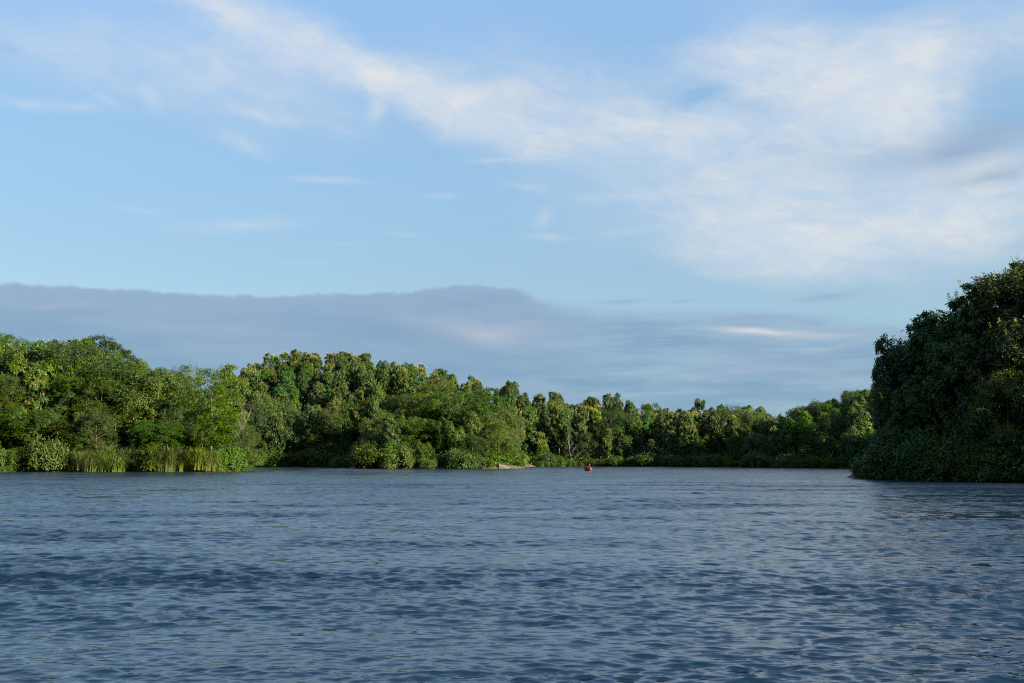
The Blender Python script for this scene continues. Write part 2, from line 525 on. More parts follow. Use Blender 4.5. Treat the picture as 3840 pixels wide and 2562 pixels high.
def ground_h(X, Y):
    X = np.asarray(X, float)
    Y = np.asarray(Y, float)
    Yp = np.maximum(Y, 30)
    px = np.clip(CX + FPX * X / Yp, -2500, 8900)
    dA = inside_dist(polyA, X, Y)
    dB = inside_dist(polyB, X, Y)
    yc = interp(YC_PTS, px)
    crestA = np.maximum(CAMH + (1712 - interp(SKY_PTS, px)) / FPX * yc - CANOPY_A, 4)
    hA = crestA * sstep(0.08 + 0.92 * dA / interp(W_PTS, px)) - crestA * sstep(np.array(0.08)) + 0.5 + 0.02 * np.minimum(dA, 40)
    hA = hA + np.clip((dA - interp(W_PTS, px)) * 0.12, 0, 6)          # the land goes on rising gently behind the first crest
    crestB = np.clip(CAMH + (1712 - interp(SKY_R, px - 60)) / FPX * 150 - CANOPY_B, 1.5, 15)
    crestB = crestB + np.clip((X - 75) / 60, 0, 1) * 5
    hB = crestB * sstep(dB / 32) + 0.5 + 0.02 * np.minimum(dB, 40)
    shore = lambda d, h: np.where(d > 0, np.minimum(h, d * 0.9 + 0.1), np.maximum(-1.5, d * 0.45 + 0.1))
    h = np.maximum(shore(dA, hA), shore(dB, hB))
    land = np.maximum(dA, dB)
    return h + rough_ground(X, Y) * np.clip(land / 10, 0, 1) * 0.8, dA, dB


xs = np.concatenate([np.arange(-430, -150, 10), np.arange(-150, 150, 2.0), np.arange(150, 431, 10)])
ys = np.concatenate([np.arange(-60, 60, 10), np.arange(60, 120, 4), np.arange(120, 345, 2.0), np.arange(345, 440, 4), np.arange(440, 721, 14)])
GX, GY = np.meshgrid(xs, ys)
GZ, _, _ = ground_h(GX, GY)
nx, ny = len(xs), len(ys)
idx = np.arange(nx * ny).reshape(ny, nx)
GF = np.stack([idx[:-1, :-1], idx[:-1, 1:], idx[1:, 1:], idx[1:, :-1]], -1).reshape(-1, 4)

M_SOIL, t, out = material('bank_soil')
co = t.new('ShaderNodeTexCoord')
sp = t.new('ShaderNodeSeparateXYZ')
t.l.new(co.outputs['Object'], sp.inputs[0])
n1 = t.noise(co.outputs['Object'], 0.35, 5.0, 0.65)
n2 = t.noise(co.outputs['Object'], 2.2, 4.0, 0.6)
soil = t.mix(n2.outputs[0], (0.035, 0.024, 0.012), (0.09, 0.06, 0.031))
litter = t.mix(n2.outputs[0], (0.018, 0.022, 0.010), (0.04, 0.038, 0.018))
f = t.ss(t.math('ADD', sp.outputs[2], t.math('MULTIPLY', n1.outputs[0], 1.2)), 1.0, 1.7)
p = t.new('ShaderNodeBsdfPrincipled')
t.l.new(t.mix(f, soil, litter), p.inputs['Base Color'])
p.inputs['Roughness'].default_value = 0.9
t.l.new(p.outputs[0], out.inputs[0])
link('ground', mesh('ground', np.stack([GX, GY, GZ], -1).reshape(-1, 3), GF, M_SOIL, True), kind='structure')

# ------------------------------------------------------------------ water
R = [1.5, 3.0, 5.0, 7.0]
r = 8.5
while r < 150:
    R.append(r)
    r += max(0.024, r * 0.0019)
while r < 700:
    R.append(r)
    r *= 1.022
R = np.array(R)
half = math.radians(35)
TH = np.concatenate([np.linspace(half, -half, 420), np.linspace(-half, -2 * math.pi + half, 40)[1:-1]])
RR, TT = np.meshgrid(R, TH, indexing='ij')
WX, WY = RR * np.sin(TT), RR * np.cos(TT)
WX, WY = np.clip(WX, -425, 425), np.clip(WY, -55, 715)
dr = np.gradient(R)
wv = np.random.RandomState(11)
WZ = np.zeros_like(WX)
DX = np.zeros_like(WX)
DY = np.zeros_like(WX)
lost = np.zeros(len(R))
NW = 220
lams = np.exp(wv.uniform(math.log(0.1), math.log(1.5), NW))
# gusts: patches of stronger and weaker ripple
gw = np.random.RandomState(3)
gust = np.zeros_like(WX)
for _ in range(16):
    kx, ky = gw.normal(0, 0.035), gw.normal(0, 0.11)
    gust += np.sin(kx * WX + ky * WY + gw.uniform(0, 6.28))
squall = np.zeros_like(WX)
for _ in range(24):
    kx, ky = gw.normal(0, 0.22), gw.normal(0, 0.6)
    squall += np.sin(kx * WX + ky * WY + gw.uniform(0, 6.28))
gust = np.exp(0.06 * gust + 0.07 * squall)
calm = np.exp(-(((WX + 38) / 62) ** 2 + ((WY - 121) / 15) ** 2))
gust = np.clip(gust * (1 + 0.45 * calm), 0.35, 2.0)
for lam in lams:
    th = wv.normal(math.radians(-87), math.radians(25))
    k = 2 * math.pi / lam
    slope = 0.0245 * (1.0 if lam < 0.3 else (0.3 / lam) ** 0.4)
    fade = np.clip((lam / dr - 2.2) / 1.8, 0, 1)
    lost += (slope ** 2 / 2) * (1 - fade ** 2)
    amp = (slope / k) * fade[:, None] * gust
    ph = k * (WX * math.cos(th) + WY * math.sin(th)) + wv.uniform(0, 6.28)
    WZ += amp * np.cos(ph)
    s = np.sin(ph) * amp * 0.8
    DX -= s * math.cos(th)
    DY -= s * math.sin(th)
DY -= 0.9 * WZ          # crests lean towards the near shore: steep dark fronts, gentle bright backs
V = np.stack([WX + DX, WY + DY, WZ], -1).reshape(-1, 3)
nr, nt = len(R), len(TH)
idx = np.arange(nr * nt).reshape(nr, nt)
nxt = np.roll(idx, -1, axis=1)
WF = np.stack([idx[:-1], idx[1:], nxt[1:], nxt[:-1]], -1).reshape(-1, 4)
V = np.concatenate([V, [[0, 0, 0]]])
me = None
M_WATER, t, out = material('lake_water')
at_l = t.new('ShaderNodeAttribute', attribute_name='ripple')
geo = t.new('ShaderNodeNewGeometry')
pos = geo.outputs['Position']
na = t.noise(t.vmath('MULTIPLY', pos, (0.42, 1.0, 0.0)), 1.4, 5.0, 0.66, 0.2)
nb = t.noise(t.vmath('MULTIPLY', pos, (0.6, 1.0, 0.0)), 7.0, 3.0, 0.6, 0.2)
half_v = (0.5, 0.5, 0.5)
slope_a = t.vmath('SCALE', t.vmath('SUBTRACT', na.outputs['Color'], half_v), scale=t.math('MULTIPLY', at_l.outputs['Fac'], 7.0))
slope_b = t.vmath('SCALE', t.vmath('SUBTRACT', nb.outputs['Color'], half_v), scale=0.2)
nc = t.noise(t.vmath('MULTIPLY', pos, (0.45, 1.0, 0.0)), 2.4, 2.0, 0.6, 0.3)
slope_b = t.vmath('ADD', slope_b, t.vmath('SCALE', t.vmath('SUBTRACT', nc.outputs['Color'], half_v), scale=0.18))
nrm = t.vmath('ADD', geo.outputs['Normal'], t.vmath('MULTIPLY', t.vmath('ADD', slope_a, slope_b), (0.75, 1.0, 0.0)))
nrm = t.vmath('NORMALIZE', nrm)
p = t.new('ShaderNodeBsdfPrincipled')
p.inputs['Base Color'].default_value = (0.0003, 0.0068, 0.0165, 1)
t.l.new(t.math('MULTIPLY_ADD', at_l.outputs['Fac'], 0.9, 0.05), p.inputs['Roughness'])
p.inputs['IOR'].default_value = 1.55
t.l.new(nrm, p.inputs['Normal'])
t.l.new(p.outputs[0], out.inputs[0])
me = mesh('water', V, WF, M_WATER, True)
att = me.attributes.new('ripple', 'FLOAT', 'POINT')
att.data.foreach_set('value', np.concatenate([(np.sqrt(lost)[:, None] * gust).ravel(), [0.0]]).astype(np.float32))
link('water', me, kind='structure')


# ------------------------------------------------------------------ trees: one set of shapes per kind
def sphere_dirs(rs, n):
    v = rs.normal(size=(n, 3))
    return unit(v)


def envelope_lobes(rs, n, H, Rr, z0, prof, rl):
    s = np.sort(rs.uniform(0.03, 0.97, n))
    a = np.arange(n) * 2.39996 + rs.uniform(0, 6.28)
    rad = Rr * prof(s) * np.where(rs.uniform(size=n) < 0.3, rs.uniform(0.1, 0.6, n), rs.uniform(0.72, 1.05, n))
    c = np.stack([rad * np.cos(a), rad * np.sin(a), z0 + s * (H - z0 - 0.6)], 1)
    return c, Rr * rs.uniform(*rl, n)


def leaf_cloud(rs, centers, radii, per_area, squash=1.0, axis_xy=True):
    """points and outward directions over the skin of many lobes"""
    P, D, LI = [], [], []
    for i, (c, rl) in enumerate(zip(centers, radii)):
        n = max(6, int(per_area * rl * rl))
        d = sphere_dirs(rs, n)
        outw = np.array([c[0], c[1], 0.0])
        outw = outw / (np.linalg.norm(outw) + 1e-6) * 0.6 + np.array([0, 0, 0.6])
        d = unit(d + outw * rs.uniform(0.4, 1.3, (n, 1)))
        q = d * rl * rs.uniform(0.62, 1.08, (n, 1))
        q[:, 2] *= squash
        P.append(c + q)
        D.append(d)
        LI.append(np.full(n, i))
    return np.concatenate(P), np.concatenate(D), np.concatenate(LI)


def trunk_mesh(rs, H, r0, limbs, centers, mat, bend=0.35):
    top = H * 0.8
    k = 8
    zz = np.linspace(-0.6, top, k)
    off = np.cumsum(rs.normal(0, bend * 0.25, (k, 2)), 0)
    off -= off[0]
    path = np.concatenate([off, zz[:, None]], 1)
    rad = r0 * (1 - 0.85 * np.linspace(0, 1, k)) * np.where(np.arange(k) == 0, 1.35, 1)
    paths = [(path, rad)]
    pick = rs.choice(len(centers), min(limbs, len(centers)), replace=False)
    for i in pick:
        c = centers[i]
        zb = max(H * 0.18, min(c[2] - 1.2, top * 0.95))
        j = np.interp(zb, zz, np.arange(k))
        a = np.array([np.interp(zb, zz, path[:, 0]), np.interp(zb, zz, path[:, 1]), zb])
        m = (a + c) / 2 + np.array([0, 0, 0.35]) + rs.normal(0, 0.15, 3)
        rr0 = np.interp(zb, zz, rad) * 0.55
        paths.append((np.array([a, (a + m) / 2 + rs.normal(0, 0.05, 3), m, c]), np.array([rr0, rr0 * 0.75, rr0 * 0.55, 0.02])))
    V, F = tubes(paths, 6)
    return mesh('trunk', V, F, mat, True)


def fit_height(V, H):
    return V


def make_teak(seed, H=15.0, Rr=3.4, z0=2.6, blossom=0.5, n_l=36, conic=0.55):
    rs = np.random.RandomState(seed)
    prof = lambda s: np.minimum(1.0, 0.55 + 1.5 * s) * (1 - s * 0.93) ** conic
    c, rl = envelope_lobes(rs, n_l, H, Rr, z0, prof, (0.27, 0.46))
    P, D, LI = leaf_cloud(rs, c, rl, 17.0)
    m = 17
    n = len(P)
    Pq = np.repeat(P, m, 0) + rs.normal(0, 0.13, (n * m, 3))
    Dq = np.repeat(D, m, 0)
    T = unit(Dq * 0.7 + rs.normal(0, 0.7, (n * m, 3)) + np.array([0, 0, -0.3]))
    N = unit(Dq * 0.7 + np.array([0, 0, 0.7]) + rs.normal(0, 0.25, (n * m, 3)))
    L = rs.uniform(0.29, 0.5, n * m)
    V, F = leaf4(Pq, T, N, L, L * rs.uniform(0.5, 0.68, n * m), 0.3)
    crown = mesh('teak_crown', V, F, M_TEAK)
    bl = None
    if blossom > 0:
        okk = (D[:, 2] > 0.25) & (P[:, 2] > z0 + (H - z0) * 0.35) & (rs.uniform(size=n) < blossom)
        B = P[okk] + D[okk] * 0.25
        kk = 30
        nb = len(B)
        tt = rs.uniform(0, 1, nb * kk)
        up = np.repeat(unit(D[okk] * 0.5 + np.array([0, 0, 0.8])), kk, 0)
        q = np.repeat(B, kk, 0) + up * (tt * rs.uniform(0.5, 0.85, nb * kk))[:, None] + rs.normal(0, 1, (nb * kk, 3)) * ((1 - tt * 0.8) * 0.17)[:, None]
        Lb = rs.uniform(0.08, 0.17, nb * kk)
        V, F = leaf2(q, sphere_dirs(rs, nb * kk), sphere_dirs(rs, nb * kk), Lb, Lb * 0.8, 0)
        bl = mesh('teak_blossom', V, F, M_BLOSSOM)
    return dict(trunk=trunk_mesh(rs, H, 0.2, 9, c, M_BARK), crown=crown, blossom=bl, H=H, R=Rr)


def make_broad(seed, H=11.0, Rr=4.0, z0=1.2, mat=None, n_l=24, leaf=0.21, per=24.0, m=14):
    rs = np.random.RandomState(seed)
    prof = lambda s: np.sqrt(np.clip(1 - (2 * (s * 0.85 + 0.06) - 0.9) ** 2, 0.05, 1))
    c, rl = envelope_lobes(rs, n_l, H, Rr, z0, prof, (0.25, 0.43))
    P, D, LI = leaf_cloud(rs, c, rl, per)
    n = len(P)
    Pq = np.repeat(P, m, 0) + rs.normal(0, 0.17, (n * m, 3))
    Dq = np.repeat(D, m, 0)
    T = unit(Dq * 0.6 + rs.normal(0, 0.8, (n * m, 3)) + np.array([0, 0, -0.15]))
    N = unit(Dq + np.array([0, 0, 0.5]) + rs.normal(0, 0.3, (n * m, 3)))
    L = rs.uniform(0.7, 1.3, n * m) * leaf
    V, F = leaf2(Pq, T, N, L, L * 0.55, 0.1)
    return dict(trunk=trunk_mesh(rs, H, 0.2, 8, c, M_BARK), crown=mesh('broadleaf_crown', V, F, mat or M_BROAD), blossom=None, H=H, R=Rr)


def make_feather(seed, H=13.0, Rr=5.0, z0=3.5, n_l=30, drop=0.35):
    """layered, umbrella-like sprays of fine drooping leaflets"""
    rs = np.random.RandomState(seed)
    prof = lambda s: np.minimum(1, 0.45 + 1.2 * s) * np.sqrt(np.clip(1 - (np.maximum(s - 0.45, 0) / 0.6) ** 2, 0.04, 1))
    c, rl = envelope_lobes(rs, n_l, H, Rr, z0, prof, (0.26, 0.46))
    P, D, LI = leaf_cloud(rs, c, rl, 11.0, squash=0.42)
    m = 24
    n = len(P)
    side = rs.normal(0, 1, (n, 3)) * [1, 1, 0.25]
    ax = unit(D * [1, 1, 0.3] + 0.6 * side)
    tt = rs.uniform(-0.5, 0.5, (n, m))
    Pq = P[:, None, :] + ax[:, None, :] * tt[..., None] * 0.95
    Pq[..., 2] -= (tt ** 2) * 0.5
    Pq = Pq.reshape(-1, 3) + rs.normal(0, 0.09, (n * m, 3))
    axq = np.repeat(ax, m, 0)
    sgn = rs.choice([-1, 1], n * m)[:, None]
    perp = unit(np.cross(axq, [0, 0, 1.0])) * sgn
    T = unit(perp * 0.8 + axq * 0.5 + rs.normal(0, 0.3, (n * m, 3)) + np.array([0, 0, -drop]))
    N = np.array([0, 0, 1.0]) + rs.normal(0, 0.25, (n * m, 3))
    L = rs.uniform(0.22, 0.38, n * m)
    V, F = leaf2(Pq, T, N, L, L * 0.36, 0.18)
    return dict(trunk=trunk_mesh(rs, H, 0.22, 12, c, M_BARK), crown=mesh('feathery_crown', V, F, M_FEATHER), blossom=None, H=H, R=Rr)


def make_vine(seed, H=10.0, Rr=2.6, cols=5):
    """a tree smothered in climbers: hanging columns and curtains of leaves"""
    rs = np.random.RandomState(seed)
    P, D, cs = [], [], []
    for i in range(cols):
        a = rs.uniform(0, 6.28)
        rad = Rr * (0.15 if i == 0 else rs.uniform(0.45, 0.95))
        top = H * (1.0 if i == 1 else rs.uniform(0.72, 1.0))
        x0, y0 = rad * math.cos(a), rad * math.sin(a)
        wcol = Rr * rs.uniform(0.28, 0.46)
        cs.append((x0, y0, top * 0.8))
        z = 0.0
        n = int(top * wcol * 2 * 3.14 * 9)
        zz = rs.uniform(0.02, 1, n) ** 0.85 * top
        ang = rs.uniform(0, 6.28, n)
        f = zz / top
        w = wcol * (0.55 + 0.5 * np.sin(f * 2.1 + 0.35) + 0.25 * np.sin(zz * 2.3 + ang * 2 + rs.uniform(0, 6))) * np.where(f > 0.85, np.sqrt(np.clip((1 - f) / 0.15, 0.02, 1)), 1)
        w = np.maximum(w, 0.12) * (1 + rs.normal(0, 0.14, n))
        sway = 0.35 * np.sin(zz * 0.5 + i)
        P.append(np.stack([x0 + sway + w * np.cos(ang), y0 + w * np.sin(ang), zz], 1))
        D.append(np.stack([np.cos(ang), np.sin(ang), 0.25 + 0.9 * (f > 0.88)], 1))
    P, D = np.concatenate(P), unit(np.concatenate(D))
    m = 7
    n = len(P)
    Pq = np.repeat(P, m, 0) + rs.normal(0, 0.12, (n * m, 3))
    Dq = np.repeat(D, m, 0)
    T = unit(Dq * 0.55 + np.array([0, 0, -0.8]) + rs.normal(0, 0.45, (n * m, 3)))
    L = rs.uniform(0.17, 0.3, n * m)
    V, F = leaf2(Pq, T, Dq + np.array([0, 0, 0.5]), L, L * 0.75, 0.05)
    return dict(trunk=trunk_mesh(rs, H, 0.17, 3, np.array(cs), M_BARK), crown=mesh('climber_crown', V, F, M_VINE), blossom=None, H=H, R=Rr)


def make_shrub(seed, H=2.6, Rr=2.2, mat=None, leaf=0.2):
    rs = np.random.RandomState(seed)
    n_l = 15
    a = rs.uniform(0, 6.28, n_l)
    q = np.sqrt(rs.uniform(0, 1, n_l)) * Rr * 0.75
    hh = H * (1 - 0.55 * (q / Rr) ** 2) * rs.uniform(0.45, 0.9, n_l)
    c = np.stack([q * np.cos(a), q * np.sin(a), hh * 0.72], 1)
    rl = Rr * rs.uniform(0.25, 0.42, n_l)
    P, D, _ = leaf_cloud(rs, c, rl, 34.0)
    low = leaf_cloud(rs, c * [1.1, 1.1, 0.3], rl, 14.0)
    P, D = np.concatenate([P, low[0]]), np.concatenate([D, low[1]])
    m = 15
    n = len(P)
    Pq = np.repeat(P, m, 0) + rs.normal(0, 0.17, (n * m, 3))
    Pq[:, 2] = np.abs(Pq[:, 2])
    Dq = np.repeat(D, m, 0)
    T = unit(Dq * 0.6 + rs.normal(0, 0.7, (n * m, 3)) + np.array([0, 0, -0.2]))
    L = rs.uniform(0.7, 1.3, n * m) * leaf
    V, F = leaf2(Pq, T, Dq + np.array([0, 0, 0.6]), L, L * 0.6, 0.1)
    return dict(foliage=mesh('shrub', V, F, mat or M_SHRUB), H=H, R=Rr)


def make_reed(seed, H=5.0, Rr=2.4, n=1500):
    """a clump of tall grass: blades that rise and arch over"""
    rs = np.random.RandomState(seed)
    tuft = rs.uniform(-1, 1, (7, 2)) * Rr * 0.55
    ti = rs.randint(7, size=n)
    th_s = rs.uniform(0.5, 1.0, 7)
    a = rs.uniform(0, 6.28, n)
    q = np.abs(rs.normal(0, 0.16, n)) * Rr
    b = np.stack([tuft[ti, 0] + q * np.cos(a), tuft[ti, 1] + q * np.sin(a), np.zeros(n) - 0.2], 1)
    out_a = a + rs.normal(0, 0.5, n)
    o = np.stack([np.cos(out_a), np.sin(out_a)], 1)
    hh = H * th_s[ti] * rs.uniform(0.3, 1.0, n)
    reach = rs.uniform(0.2, 1.0, n) * np.minimum(hh, 3.0)
    arch = rs.uniform(0.6, 1.5, n)
    segs = 6
    wdt = rs.uniform(0.06, 0.13, n)
    sd = np.stack([-o[:, 1], o[:, 0]], 1)
    rows = []
    for i in range(segs + 1):
        f = i / segs
        z = hh * (f * (1 + 0.35 * arch) - arch * 0.75 * f ** 3.2)
        xy = b[:, :2] + o * (reach * f ** 1.9)[:, None]
        w = wdt * (1 - f ** 2 * 0.95)
        for s in (-0.5, 0.5):
            rows.append(np.concatenate([xy + sd * (w * s)[:, None], (b[:, 2] + z)[:, None]], 1))
    V = np.stack(rows, 1)
    k = (segs + 1) * 2
    V = V.reshape(-1, 3)
    base = (np.arange(n) * k)[:, None, None]
    quad = np.array([[2 * i, 2 * i + 1, 2 * i + 3, 2 * i + 2] for i in range(segs)])[None]
    F = (base + quad).reshape(-1, 4)
    return dict(foliage=mesh('grass_clump', V, F, M_REED), H=H, R=Rr)


def make_bare(seed, H=9.0):
    rs = np.random.RandomState(seed)
    paths = []

    def grow(p, d, ln, r_, lvl):
        k = 5
        pts_ = [p]
        dd = d.copy()
        for _ in range(k - 1):
            dd = dd + rs.normal(0, 0.1, 3) + np.array([0, 0, 0.04])
            dd /= np.linalg.norm(dd)
            pts_.append(pts_[-1] + dd * ln / (k - 1))
        paths.append((np.array(pts_), np.linspace(r_, r_ * 0.45, k)))
        if lvl == 0:
            return
        for _ in range(rs.randint(3, 6)):
            j = rs.randint(1, k)
            nd = dd + rs.normal(0, 0.55, 3) * [1, 1, 0.3] + np.array([0, 0, 0.25])
            grow(pts_[j], nd / np.linalg.norm(nd), ln * rs.uniform(0.45, 0.7), r_ * 0.5, lvl - 1)

    grow(np.array([0, 0, -0.5]), np.array([0.03, 0, 1.0]), H * 0.5, 0.075, 3)
    V, F = tubes(paths[:1], 6)
    V2, F2 = tubes(paths[1:], 4)
    zmax = V2[:, 2].max()
    V[:, 2] *= H / zmax
    V2[:, 2] *= H / zmax
    return dict(trunk=mesh('bare_trunk', V, F, M_DEAD, True), crown=mesh('bare_branches', V2, F2, M_DEAD, True), blossom=None, H=H, R=2.0)


TEAK = [make_teak(100 + i, blossom=b, conic=c, Rr=q, n_l=n) for i, (b, c, q, n) in enumerate([
    (0.55, 0.5, 3.4, 27), (0.32, 0.75, 3.1, 25), (0.0, 0.5, 3.5, 27), (0.12, 0.45, 3.7, 30), (0.0, 0.8, 2.9, 24), (0.8, 0.6, 3.2, 26), (0.07, 0.65, 3.4, 28)])]
TEAK_BLOSSOMY, TEAK_PLAIN, TEAK_LIGHT = [0, 1, 5], [2, 4], [3, 6]
BROAD = [make_broad(200), make_broad(201, H=12, Rr=3.4, n_l=22), make_broad(202, H=10, Rr=4.4, n_l=27)]
FEATH = [make_feather(300), make_feather(301, H=12, Rr=4.4, n_l=26), make_feather(302, H=15, Rr=4.2, z0=2.5, n_l=40)]
VINE = [make_vine(400, cols=7), make_vine(401, H=11, Rr=3.0, cols=8), make_vine(402, H=9, Rr=1.4, cols=2)]
SHRUB = [make_shrub(500), make_shrub(501, H=3.2, Rr=2.0), make_shrub(502, H=2.2, Rr=2.6)]
REED = [make_reed(600), make_reed(601, H=4.4, Rr=2.0, n=1200), make_reed(602, H=5.5, Rr=2.8, n=1800)]
DARK = [make_shrub(505, 3.0, 2.1, M_BROAD), make_shrub(506, 2.5, 2.4, M_TEAK)]
DRY = make_shrub(510, 2.2, 1.8, M_DRY)
BARE = make_bare(700)
rnd = np.random.RandomState(77)
things = []       # dicts: obj, kind, region, layer, px


def plant(kind, proto, x, y, z, h, wide=1.0, region='', hero=None, lean=0.0):
    s = h / proto['H']
    name = {'teak': 'teak_tree', 'broad': 'broadleaf_tree', 'feather': 'feathery_tree', 'vine': 'climber_covered_tree', 'shrub': 'shrub',
            'reed': 'grass_clump', 'bare': 'bare_tree', 'dry': 'withered_shrub', 'conic': 'young_tree'}[kind]
    if 'foliage' in proto:
        o = link(name, proto['foliage'])
    else:
        o = link(name, None)
        o.empty_display_size = 0.5
        link('trunk', proto['trunk'], o)
        link('branches' if kind == 'bare' else 'crown', proto['crown'], o)
        if proto.get('blossom'):
            link('blossom', proto['blossom'], o)
    o.location = (x, y, z)
    o.scale = (s * wide, s * wide, s)
    o.rotation_euler = (rnd.normal(0, 0.03) + lean, rnd.normal(0, 0.03), rnd.uniform(0, 6.28))
    px, py = to_px(x, y, z + h)
    things.append(dict(o=o, kind=kind, region=region, px=px, py=py, base=to_px(x, y, z)[1], hero=hero, h=h, d=y, bl=bool(proto.get('blossom'))))
    return o


# ---- trees singled out by hand: kind, shape, photo column, photo row of the top, distance, width factor, label
HERO = [
    ('feather', FEATH[0], 776, 1316, 256, 0.72, 'left', 'bright green umbrella-crowned tree on the skyline at the right end of left bank'),
    ('feather', FEATH[1], 395, 1258, 274, 0.95, 'left', 'dark rounded feathery tree standing on the highest skyline of left bank'),
    ('broad', BROAD[2], 592, 1400, 236, 1.15, 'left', 'large olive round-crowned tree in the middle of left bank above the grass'),
    ('feather', FEATH[2], 478, 1386, 242, 0.4, 'left', 'slender yellowish tree with thin pale stem left of the large olive tree'),
    ('vine', VINE[2], 221, 1362, 240, 1.0, 'left', 'bright green climber column, left one of the pair on left bank'),
    ('vine', VINE[2], 268, 1340, 241, 1.1, 'left', 'bright green climber column, taller right one of the pair on left bank'),
    ('feather', FEATH[2], 800, 1412, 230, 1.05, 'left', 'tall light green tree at the tip of left bank, foliage down to the water'),
    ('broad', BROAD[0], 935, 1613, 233, 0.85, 'left', 'low round olive tree leaning over the water at the tip of left bank'),
    ('feather', FEATH[1], 330, 1540, 226, 0.75, 'left', 'yellow-green spreading tree above the withered brown bush on left bank'),
    ('feather', FEATH[0], 80, 1500, 228, 0.9, 'left', 'broad feathery tree in the lower row at the far left of left bank'),
    ('broad', BROAD[1], 700, 1480, 240, 1.0, 'left', 'dense tree between the large olive tree and the tip of left bank'),
    ('bare', BARE, 886, 1505, 236, 1.0, 'left', 'bare grey dead tree at the tip of left bank'),
    ('feather', FEATH[0], 1740, 1418, 300, 1.12, 'point', 'large bright green feathery tree towering over the wooded point'),
    ('conic', TEAK[2], 1470, 1553, 285, 1.0, 'point', 'cone-shaped light green tree at the left end of the wooded point'),
    ('feather', FEATH[1], 1600, 1470, 302, 0.8, 'point', 'dark flat-topped feathery tree left of the large bright one on the point'),
    ('broad', BROAD[1], 1530, 1560, 296, 1.1, 'point', 'dark green rounded tree behind the cone-shaped tree on the point'),
    ('broad', BROAD[2], 1870, 1590, 288, 0.95, 'point', 'dense green tree near the sandy tip of the wooded point'),
    ('broad', BROAD[0], 1930, 1640, 287, 0.8, 'point', 'rounded tree right beside the sandy tip of the wooded point'),
    ('vine', VINE[1], 1655, 1570, 287, 1.1, 'point', 'climber-draped tree with hanging curtains in the middle of the wooded point'),
    ('vine', VINE[0], 1712, 1580, 285, 1.0, 'point', 'climber-draped tree with a dark hollow to its right on the wooded point'),
    ('vine', VINE[1], 1790, 1545, 290, 1.15, 'point', 'tall climber-draped tree below the large feathery tree on the wooded point'),
    ('bare', BARE, 2146, 1612, 341, 1.1, 'far', 'bare grey tree with fanned branches on the far shore'),
    ('vine', VINE[1], 2770, 1605, 318, 1.2, 'far', 'bright climber-covered tree catching the sun on the far shore'),
    ('feather', FEATH[1], 3020, 1668, 294, 0.9, 'far', 'flat-topped sunlit small tree in the shaded corner of the far shore'),
    ('broad', BROAD[0], 3060, 1510, 312, 0.8, 'far', 'round tree on the far skyline just left of the near right bank'),
    ('feather', FEATH[0], 3135, 1484, 308, 0.75, 'far', 'tallest light tree on the far skyline beside the near right bank'),
    ('teak', TEAK[4], 1905, 1428, 385, 0.85, 'hill', 'dark narrow teak tree standing alone above the skyline right of the hill'),
    ('teak', TEAK[4], 1768, 1408, 395, 0.8, 'hill', 'small dark teak top peeking over the large bright feathery tree'),
]
HERO += [(k_, p_, px_, py_, Y_, w_, 'near', l_) for k_, p_, px_, py_, Y_, w_, l_ in (
    ('broad', BROAD[1], 3322, 1425, 155, 0.52, 'lowest rounded dark tree at the left edge of the near right bank'),
    ('teak', TEAK[2], 3372, 1238, 156, 0.74, 'leftmost tall dark teak of the near right bank, sky showing through its crown'),
    ('teak', TEAK[4], 3452, 1178, 153, 1.0, 'second tall teak from the left tip of the near right bank'),
    ('teak', TEAK[2], 3545, 1150, 150, 0.85, 'third tall teak from the left on the near right bank skyline'),
    ('teak', TEAK[1], 3672, 1032, 147, 1.0, 'tall teak with sunlit pale blossom at its top on the near right bank'),
    ('teak', TEAK[5], 3770, 1012, 149, 0.8, 'blossom-topped teak just left of the tallest one on the near right bank'),
    ('teak', TEAK[1], 3850, 955, 147, 1.0, 'tallest teak, cut by the right edge of the photo'),
    ('teak', TEAK[3], 3600, 1250, 143, 1.0, 'broad teak in the front row below the three skyline teaks on the right bank'),
    ('teak', TEAK[6], 3760, 1230, 138, 1.1, 'broad sunlit teak low in front on the near right bank'),
    ('teak', TEAK[2], 3430, 1400, 148, 1.1, 'dark teak in the front row near the left tip of the right bank'))]
blocked = []
for kind, proto, px, py, Y, wide, region, lab in HERO:
    x, y, ztop = at(px, py, Y)
    z = float(ground_h(np.array([x]), np.array([y]))[0][0])
    z = max(z, 0.1)
    plant(kind, proto, x, y, z - 0.1, max(ztop - z, 2.5), wide * proto['H'] / max(ztop - z, 2.5) if kind == 'vine' and proto is VINE[2] else wide, region, lab)
    blocked.append((x, y, 3.2 if kind != 'bare' else 2.0))

# ---- the rest of the wood: jittered over the land, kept where something of the tree shows
cand = []
cell = 6.4
for gx in np.arange(-130, -50, 6.0):
    for gy in np.arange(219, 262, 6.0):
        cand.append((gx + rnd.uniform(-2.5, 2.5), gy + rnd.uniform(-2.5, 2.5), 0))
for gx in np.arange(-42, 8, 6.0):
    for gy in np.arange(276, 305, 6.0):
        cand.append((gx + rnd.uniform(-2.5, 2.5), gy + rnd.uniform(-2.5, 2.5), 0))
for gx in np.arange(-170, 150, cell):
    for gy in np.arange(215, 425, cell):
        cand.append((gx + rnd.uniform(-2.7, 2.7), gy + rnd.uniform(-2.7, 2.7), 0))
cellB = 5.2
for gx in np.arange(40, 86, cellB):
    for gy in np.arange(108, 240, cellB):
        cand.append((gx + rnd.uniform(-2.2, 2.2), gy + rnd.uniform(-2.2, 2.2), 1))
cand = np.array(cand)
H_, dA_, dB_ = ground_h(cand[:, 0], cand[:, 1])
order = np.argsort(cand[:, 1])
cols = np.full(460, 1790.0)          # lowest photo row still open, per column of 10 pixels (from -400)
